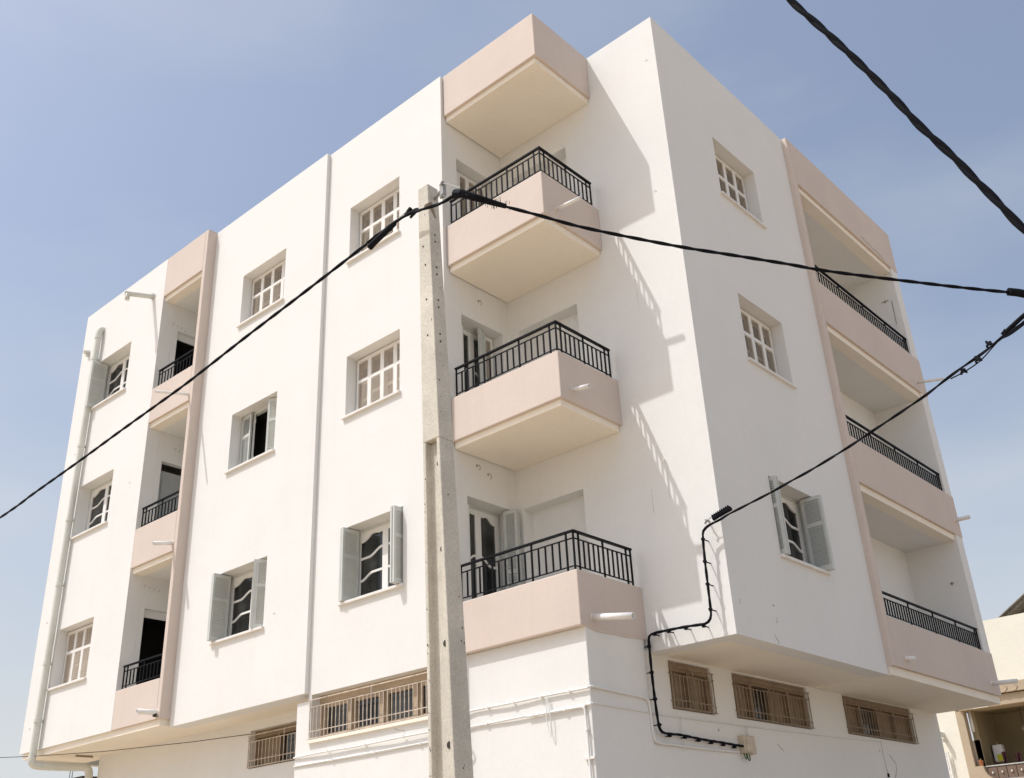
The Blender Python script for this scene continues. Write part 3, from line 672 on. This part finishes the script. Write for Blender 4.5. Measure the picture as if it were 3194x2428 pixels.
# ------------------------------------------------------------------ overhead cables
LCP = [(-24.0, -3.62, 1.35), (-14.5, -3.62, 1.72), (-9.69, -3.62, 1.986), (-8.609, -3.62, 2.079), (-7.214, -3.62, 2.19), (-6.21, -3.62, 2.284), (-5.305, -3.62, 2.36), (-4.604, -3.62, 2.42), (-4.109, -3.62, 2.48), (-3.263, -3.62, 2.590), (-2.471, -3.62, 2.681), (-1.73, -3.62, 2.768), (-1.264, -3.62, 2.826), (-.75, -3.62, 2.895), (-.469, -3.62, 2.912), (-.318, -3.62, 2.900), (-.198, -3.62, 2.872), (-.03, -3.62, 2.829), (.157, -3.62, 2.785), (.361, -3.62, 2.775), (.49, -3.62, 2.701)]
RCP = [(.49, -3.62, 2.701), (.557, -3.533, 2.667), (.639, -3.427, 2.641), (.747, -3.286, 2.599), (.951, -3.022, 2.521), (1.164, -2.747, 2.431), (1.382, -2.464, 2.365), (1.647, -2.121, 2.297), (1.914, -1.774, 2.237), (2.216, -1.384, 2.184), (2.562, -.935, 2.121), (2.756, -.684, 2.077), (3.038, -.319, 2.037), (3.356, .093, 2.003), (3.679, .512, 1.97), (4.008, .938, 1.944), (4.161, 1.137, 1.936), (4.219, 1.211, 1.912), (5.15, 2.42, 1.72), (9, 7.5, 1.5)]
def cable_thing(name, label, pts, base, off, r, strands, pitch, extra=None):
    t = thing(name, label, 'power cable', base); b = Vector(base)
    m_ = MB(); twisted(m_, [Vector(p)-b for p in pts], off, r, strands, pitch); m_.build('cable_strands', CABLE, t, smooth=True)
    return t, b
t, b = cable_thing('overhead_cable', 'black twisted cable running from the pole top down to the left past the windows', LCP, (-9.69, -3.62, 1.986), .006, .0135, 2, .6)
m_ = MB(); m_.tube([Vector(p)-b for p in ((-.98, -3.62, 2.78), (-.90, -3.62, 2.81), (-.62, -3.62, 2.885), (-.56, -3.62, 2.90))], .036, 8, r1=.028); m_.build('splice_sleeve', CABLE, t, bevel=.01)
m_ = MB(); m_.tube([Vector(p)-b for p in ((-.56, -3.62, 2.92), (-.42, -3.58, 3.0))], .004, 5); m_.build('tie_wire', STEEL, t)
t, b = cable_thing('overhead_cable', 'black twisted cable running from the pole top to the right across the shaded facade', RCP, (.49, -3.62, 2.701), .006, .0135, 2, .5)
m_ = MB(); m_.tube([Vector(p)-b for p in ((.36, -3.62, 2.79), (.44, -3.62, 2.755), (.55, -3.54, 2.69), (.66, -3.40, 2.64), (.75, -3.29, 2.60))], .052, 10, r1=.026)
random.seed(3)
for i in range(46):
    f = random.random(); q = Vector((.55, -3.54, 2.69)).lerp(Vector((.78, -3.25, 2.60)), f)-b
    a = random.random()*6.28; d = Vector((math.cos(a)*.6, math.cos(a)*-.5, math.sin(a)))
    m_.tube([q+d*.03, q+d*(.055+.03*random.random())], .0028, 3)
m_.build('spiral_grip', CABLE, t, smooth=False)
m_ = MB(); m_.tube([Vector(p)-b for p in ((.05, -3.49, 3.17), (.3, -3.58, 2.95), (.42, -3.61, 2.84))], .004, 5); m_.tube([Vector(p)-b for p in ((.05, -3.5, 3.01), (.2, -3.56, 2.86), (.3, -3.6, 2.80))], .004, 5); m_.build('tie_wire', STEEL, t)
m_ = MB(); m_.tube([Vector(p)-b for p in ((4.11, 1.07, 1.945), (4.18, 1.16, 1.94), (4.6, 1.7, 1.83))], .045, 8); m_.build('splice_sleeve', CABLE, t)
DCP = [(-.03, 1.345, .47), (.104, 1.319, .482), (.274, 1.279, .505), (.917, 1.131, .552), (1.244, 1.055, .588), (1.566, .98, .620), (2.089, .859, .696), (2.409, .785, .757), (2.759, .704, .821), (3.136, .617, .896), (3.388, .558, .965), (3.578, .514, 1.012), (3.851, .451, 1.07), (4.097, .394, 1.145), (4.312, .344, 1.19), (5.2, .13, 1.42), (9, -.8, 2.4)]
t, b = cable_thing('drop_cable', 'black service drop cable rising from the building corner to the right edge', DCP, (.104, 1.319, .482), .006, .0105, 2, .7)
m_ = MB(); m_.tube([Vector(p)-b for p in ((-.02, 1.34, .52), (.10, 1.32, .545), (.28, 1.275, .56))], .030, 8)
for i in range(9):
    q = Vector((-.02+.034*i, 1.34-.008*i, .55+.0045*i))-b; m_.box(q.x-.007, q.x+.007, q.y-.03, q.y+.03, q.z-.01, q.z+.02)
m_.build('anchor_clamp', CABLE, t)
m_ = MB()
for x, y, z in ((3.60, .505, .975), (3.78, .465, 1.03), (3.93, .43, 1.135)):
    q = Vector((x, y, z))-b
    m_.box(q.x-.024, q.x+.024, q.y-.015, q.y+.015, q.z-.018, q.z+.018); m_.box(q.x-.036, q.x-.016, q.y-.010, q.y+.010, q.z-.036, q.z-.012); m_.box(q.x+.016, q.x+.036, q.y-.010, q.y+.010, q.z-.034, q.z-.01); m_.box(q.x-.03, q.x-.012, q.y-.010, q.y+.010, q.z+.012, q.z+.036)
m_.build('connector', CABLE, t)
m_ = MB(); m_.tube(smooth_path([Vector(p)-b for p in ((3.45, .54, .95), (3.62, .50, .96), (3.80, .46, 1.00), (3.95, .43, 1.08), (4.05, .405, 1.13))], 5), .007, 6)
m_.tube(smooth_path([Vector(p)-b for p in ((4.05, .405, 1.135), (4.15, .38, 1.13), (4.28, .35, 1.16), (4.5, .30, 1.22))], 5), .012, 6); m_.build('loose_strand', CABLE, t)
m_ = MB(); m_.tube([Vector(p)-b for p in ((4.12, .39, 1.175), (4.30, .35, 1.245), (4.6, .28, 1.34))], .024, 8)
m_.tube([Vector(p)-b for p in ((4.08, .395, 1.16), (4.13, .385, 1.195))], .02, 6); m_.build('anchor_clamp', CABLE, t)
NCP = [(3.6, -5.5, 3.6), (4.4, -5.1, 1.86), (4.642, -4.974, 1.274), (4.779, -4.9, .972), (4.906, -4.83, .68), (5.033, -4.761, .36), (5.113, -4.717, .141), (5.19, -4.676, -.034), (5.24, -4.648, -.15), (5.292, -4.62, -.29), (5.354, -4.586, -.444), (5.437, -4.541, -.664), (5.68, -4.41, -1.25), (6.1, -4.15, -2.2)]
cable_thing('overhead_cable', 'thickest black twisted cable crossing the sky at the upper right', NCP, (4.642, -4.974, 1.274), .0068, .0165, 2, .40)
TWP = [(-26, -1.1, -.6), (-15.364, -.6, -.75), (-14.479, -.4, -.817), (-12.661, .1, -.909), (-10.312, .5, -.997), (-8.98, .75, -1.02)]
t = thing('wire', 'thin dark wire stretched under the overhang at the lower left', 'wire', (-15.364, -.6, -.75))
MB().tube([Vector(p)-Vector((-15.364, -.6, -.75)) for p in TWP], .006, 5).build('wire_strand', CABLE, t)

# ------------------------------------------------------------------ tan house behind, lower right
NY = 31.0; NS = (NY+9.8403)/(18+9.8403)
def nx(x): return 6.3803+(x-6.3803)*NS
def nzz(z): return -3.74+(z+3.74)*NS
NCR = mat('pale_cream_render', (0.77, 0.745, 0.645), 0.9, 0.03, .5, .4, 30, fine=.03)
NTAN = mat('tan_render', (0.46, 0.375, 0.27), 0.9, 0.05, .6, .4, 30, fine=.05)
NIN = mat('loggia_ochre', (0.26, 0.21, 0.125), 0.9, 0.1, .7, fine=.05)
H = thing('house', 'tan and cream house with a shaded balcony behind the apartment block', 'house', (nx(-2.5), NY, GZ))
hb = Vector((nx(-2.5), NY, GZ))
class HB(MB):
    def q(s, x0, x1, y0, y1, z0, z1): return s.box(nx(x0)-hb.x, nx(x1)-hb.x, y0-NY, y1-NY, nzz(z0)-GZ, nzz(z1)-GZ)
ZF, ZM, ZB_ = .58, .337, .08
HB().q(-9, 6, NY+.9, NY+1.2, .30, 2.30).build('upper_wall', NCR, H)
m_ = HB(); m_.q(-9, -3.43, NY+.02, NY+.9, -4.3, 2.2); m_.build('side_wall', NCR, H)
m_ = HB(); m_.q(-2.9, 6, NY-.25, NY+.9, ZM+.012, ZF); m_.build('fascia_band', NTAN, H)
# scallops in relief along the fascia
sc = MB()
for i in range(26):
    x = nx(-2.9)+.16+i*.36-hb.x; zc = nzz(ZF)-GZ-.08
    sc.tube(smooth_path([(x, -.255, zc), (x+.10, -.257, zc-.10), (x+.02, -.255, zc-.22), (x-.06, -.255, zc-.24)], 3), .018, 5)
sc.build('fascia_relief', NTAN, H, kind='stuff')
m_ = HB(); m_.q(-3.3, 6, NY-.12, NY+.9, ZB_, ZM-.012); m_.build('fascia_band', NTAN, H)
m_ = HB(); m_.q(-3.1, 6, NY-.04, NY+.9, ZM-.012, ZM+.012); m_.build('shadow_gap', HOLE, H)  # dark strip: the shade between the bands is put into its colour
m_ = HB(); m_.q(-2.93, -2.55, NY-.2, NY-.12, ZB_-.005, ZB_+.03); m_.build('cornice_piece', NCR, H)
# tan front with a rounded lower corner
m_ = MB(); P2 = []
xl, xin = nx(-3.43)-hb.x, nx(-3.235)-hb.x
zt = nzz(ZB_)-GZ
m_.box(xl, xin, 0, .35, 0, zt)
zr = nzz(-1.25)-GZ; z2 = nzz(-1.60)-GZ; x2 = nx(-3.04)-hb.x; x3_ = nx(-2.75)-hb.x; xr_ = nx(6)-hb.x
m_.box(xin, xr_, .001, .35, 0, z2); m_.box(xin, x2, .001, .35, z2, zr)
nseg = 8
for i in range(nseg):
    a0 = math.pi/2*i/nseg; a1 = math.pi/2*(i+1)/nseg
    def cz(a): return (x3_ - (x3_-x2)*math.cos(a), z2 + (zr-z2)*(1-math.sin(a)))
    (xa, za), (xb2, zb) = cz(a0), cz(a1)
    m_.hexa([(xa, .001, z2), (xb2, .001, z2), (xb2, .35, z2), (xa, .35, z2), (xa, .001, za), (xb2, .001, zb), (xb2, .35, zb), (xa, .35, za)])
m_.build('front_wall', NTAN, H)
# loggia interior
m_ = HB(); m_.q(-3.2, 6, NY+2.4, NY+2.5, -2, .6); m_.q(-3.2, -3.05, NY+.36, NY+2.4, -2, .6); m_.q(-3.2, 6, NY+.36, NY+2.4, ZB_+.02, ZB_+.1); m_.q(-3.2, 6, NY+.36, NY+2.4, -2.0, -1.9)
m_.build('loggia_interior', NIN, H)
# railing
rl = MB(); xa, xb2 = nx(-3.02)-hb.x, nx(5)-hb.x; zr2 = nzz(-1.27)-GZ
rl.tube([(xa, .2, zr2), (xb2, .2, zr2)], .03, 8); rl.box(xa, xb2, .19, .21, nzz(-1.62)-GZ, nzz(-1.57)-GZ)
ro = rl.build('railing', STEEL, H)
pn = MB().box(-.155, .155, -.01, .01, -.45, -.05).mesh('railing_panel', mat('brown_panel', (0.17, 0.12, 0.09), .7, .15, 4))
kb = MB().tube([(0, -.02, -.03), (0, -.02, .03)], .03, 6).mesh('railing_knob', PVC)
for i in range(24):
    link('railing_panel', pn, ro, loc=(xa+.2+i*.335, .2, zr2)); link('railing_knob', kb, ro, loc=(xa+.2+i*.335, .185, zr2-.22))
# white pipe
MB().tube([(nx(-3.165)-hb.x, .42, nzz(.11)-GZ), (nx(-3.165)-hb.x, .42, nzz(-.42)-GZ)], .085, 10).build('drain_pipe', PVC, H, smooth=True)
MB().box(nx(-3.235)-hb.x, nx(-3.06)-hb.x, .36, .4, nzz(-1.24)-GZ, nzz(-.62)-GZ).build('inner_pier', NTAN, H)
# window ladder of pipes on the cream side wall
m_ = MB()
for x in (-3.86, -3.80): m_.tube([(nx(x)-hb.x, -.1, nzz(-.85)-GZ), (nx(x)-hb.x, -.1, nzz(-2.5)-GZ)], .03, 6)
for i in range(8): m_.box(nx(-3.86)-hb.x, nx(-3.80)-hb.x, -.12, -.08, nzz(-1.0-i*.17)-GZ, nzz(-1.02-i*.17)-GZ)
m_.build('wall_ladder', PVC, H)
HB().q(-3.86, -3.815, NY-.35, NY+.02, -.49, -.37).q(-3.845, -3.805, NY-.3, NY+.02, -.61, -.53).build('wall_lamp', PIPE, H)
# corrugated roof above
MZ = mat('weathered_zinc', (0.24, 0.22, 0.185), 0.7, 0.25, 1.5, fine=.2, metal=.2)
m_ = MB(); nC = 36; V_ = []; F_ = []
e0 = Vector((nx(-2.12)-hb.x, 0, nzz(2.315)-GZ)); e1 = Vector((nx(.6)-hb.x, 0, nzz(3.98)-GZ))
for i in range(nC+1):
    y = 1.25 + i*.11; dz = .06*(i % 2)
    for s_ in (0, 1):
        p = e0.lerp(e1, s_); V_.append((p.x, y, p.z+dz)); V_.append((p.x, y, p.z+dz+.02))
for i in range(nC):
    a = 4*i; F_ += [(a, a+4, a+6, a+2), (a+1, a+3, a+7, a+5), (a, a+1, a+5, a+4), (a+2, a+6, a+7, a+3)]
F_ += [(0, 2, 3, 1), (4*nC, 4*nC+1, 4*nC+3, 4*nC+2)]
m_.add(V_, F_).build('corrugated_roof', MZ, H)
m_ = MB()
for i in range(4):
    y = 1.5+i*1.0; m_.tube([(e0.x, y, e0.z-.06), (e1.x, y, e1.z-.06)], .05, 6)
m_.build('roof_beam', MZ, H)
# things in the balcony
def hthing(name, label, cat, x, z, group=None): return thing(name, label, cat, (nx(x), NY+.5, nzz(z)), group)
wb = hthing('water_heater', 'white water heater with a yellow label on the house balcony', 'water heater', -2.88, -1.14); wb.location.y = NY+1.3
wx0, wx1, wz = nx(-3.0)-nx(-2.88), nx(-2.76)-nx(-2.88), (nzz(-.72)-nzz(-1.14))
MB().box(wx0, wx1, -.12, .22, 0, wz).build('heater_case', PVC, wb, bevel=.05)
MB().box(nx(-2.915)-nx(-2.88), wx1-.02, -.128, -.118, .04, nzz(-.955)-nzz(-1.14)).build('heater_label', mat('yellow_label', (.62, .60, .03), .5, .05, 5), wb)
MB().tube([(0, .05, wz), (0, .05, wz+.12)], .03, 8).build('heater_pipe', GRILLEB, wb)
fp = hthing('flower_pot', 'small terracotta flower pot on the house balcony wall', 'flower pot', -3.115, -1.245)
fp.location.y = NY+.18
MB().tube([(0, 0, 0), (0, 0, .15)], .065, 12, r1=.09).tube([(0, 0, .15), (0, 0, .19)], .10, 12).build('pot', mat('terracotta', (.42, .17, .08), .8, .1, 8), fp)
MB().tube([(0, 0, .19), (.02, 0, .26)], .05, 7, r1=.02).build('pot_plant', mat('dry_plant', (.12, .10, .04), .9, .2, 9), fp)
MCL = mat('maroon_cloth', (.045, .012, .016), .9, .2, 6)
def cloth(x0, x1, z0, z1, label, taper=.0):
    w = nx(x1)-nx(x0); h = nzz(z1)-nzz(z0); t = hthing('hanging_cloth', label, 'laundry', x0, z1, 'laundry on the house balcony')
    n = 8; V_ = []; F_ = []
    for j in range(5):
        for i in range(n+1):
            f = i/n; g = j/4; V_.append((w*(f*(1-taper*g)+taper*g*.6), .03*math.sin(f*9+j*.6)-.05, -h*g))
    m = n+1
    for j in range(4):
        for i in range(n): a = j*m+i; F_.append((a, a+1, a+m+1, a+m))
    o = MB().add(V_, F_).build('cloth_panel', MCL, t); s = o.modifiers.new('solid', 'SOLIDIFY'); s.thickness = .012
cloth(-2.64, -2.54, -1.24, -.955, 'narrow dark maroon cloth hanging beside the water heater', .15)
cloth(-2.345, -2.19, -1.27, -1.02, 'wide dark maroon cloth hanging second from the water heater', .3)
cloth(-2.10, -2.0, -1.27, -1.03, 'dark maroon cloth cut off by the right edge of the picture', .1)
hl = hthing('hanging_lantern', 'pointed dark lantern hanging in the house balcony', 'lantern', -2.118, ZB_+.02)
hl.location.y = NY+1.2
MB().tube([(0, 0, 0), (0, 0, nzz(-.34)-nzz(ZB_+.02))], .012, 5).build('lantern_chain', HOLE, hl)
zz0 = nzz(-.34)-nzz(ZB_+.02)
MB().tube([(0, 0, zz0), (0, 0, zz0-.10)], .03, 8, r1=.10).tube([(0, 0, zz0-.10), (0, 0, zz0-.30)], .10, 8, r1=.01).build('lantern_body', GRILLEB, hl)

# ------------------------------------------------------------------ far house at lower left
FH = thing('far_house', 'low flat roofed house with two aerial poles far off at the lower left', 'house', (-76, 32, GZ))
zt = 6.16-GZ
MB().box(-6, 3.55, -2, 8, 0, zt-.25).build('wall', NCR, FH); MB().box(-6.1, 3.65, -2.1, 8, zt-.25, zt).build('roof', HOLE, FH)
m_ = MB()
for x in (1.05, 1.45): m_.tube([(x, -1.8, zt), (x, -1.8, zt+.8)], .035, 6)
m_.build('aerial_pole', STEEL, FH)
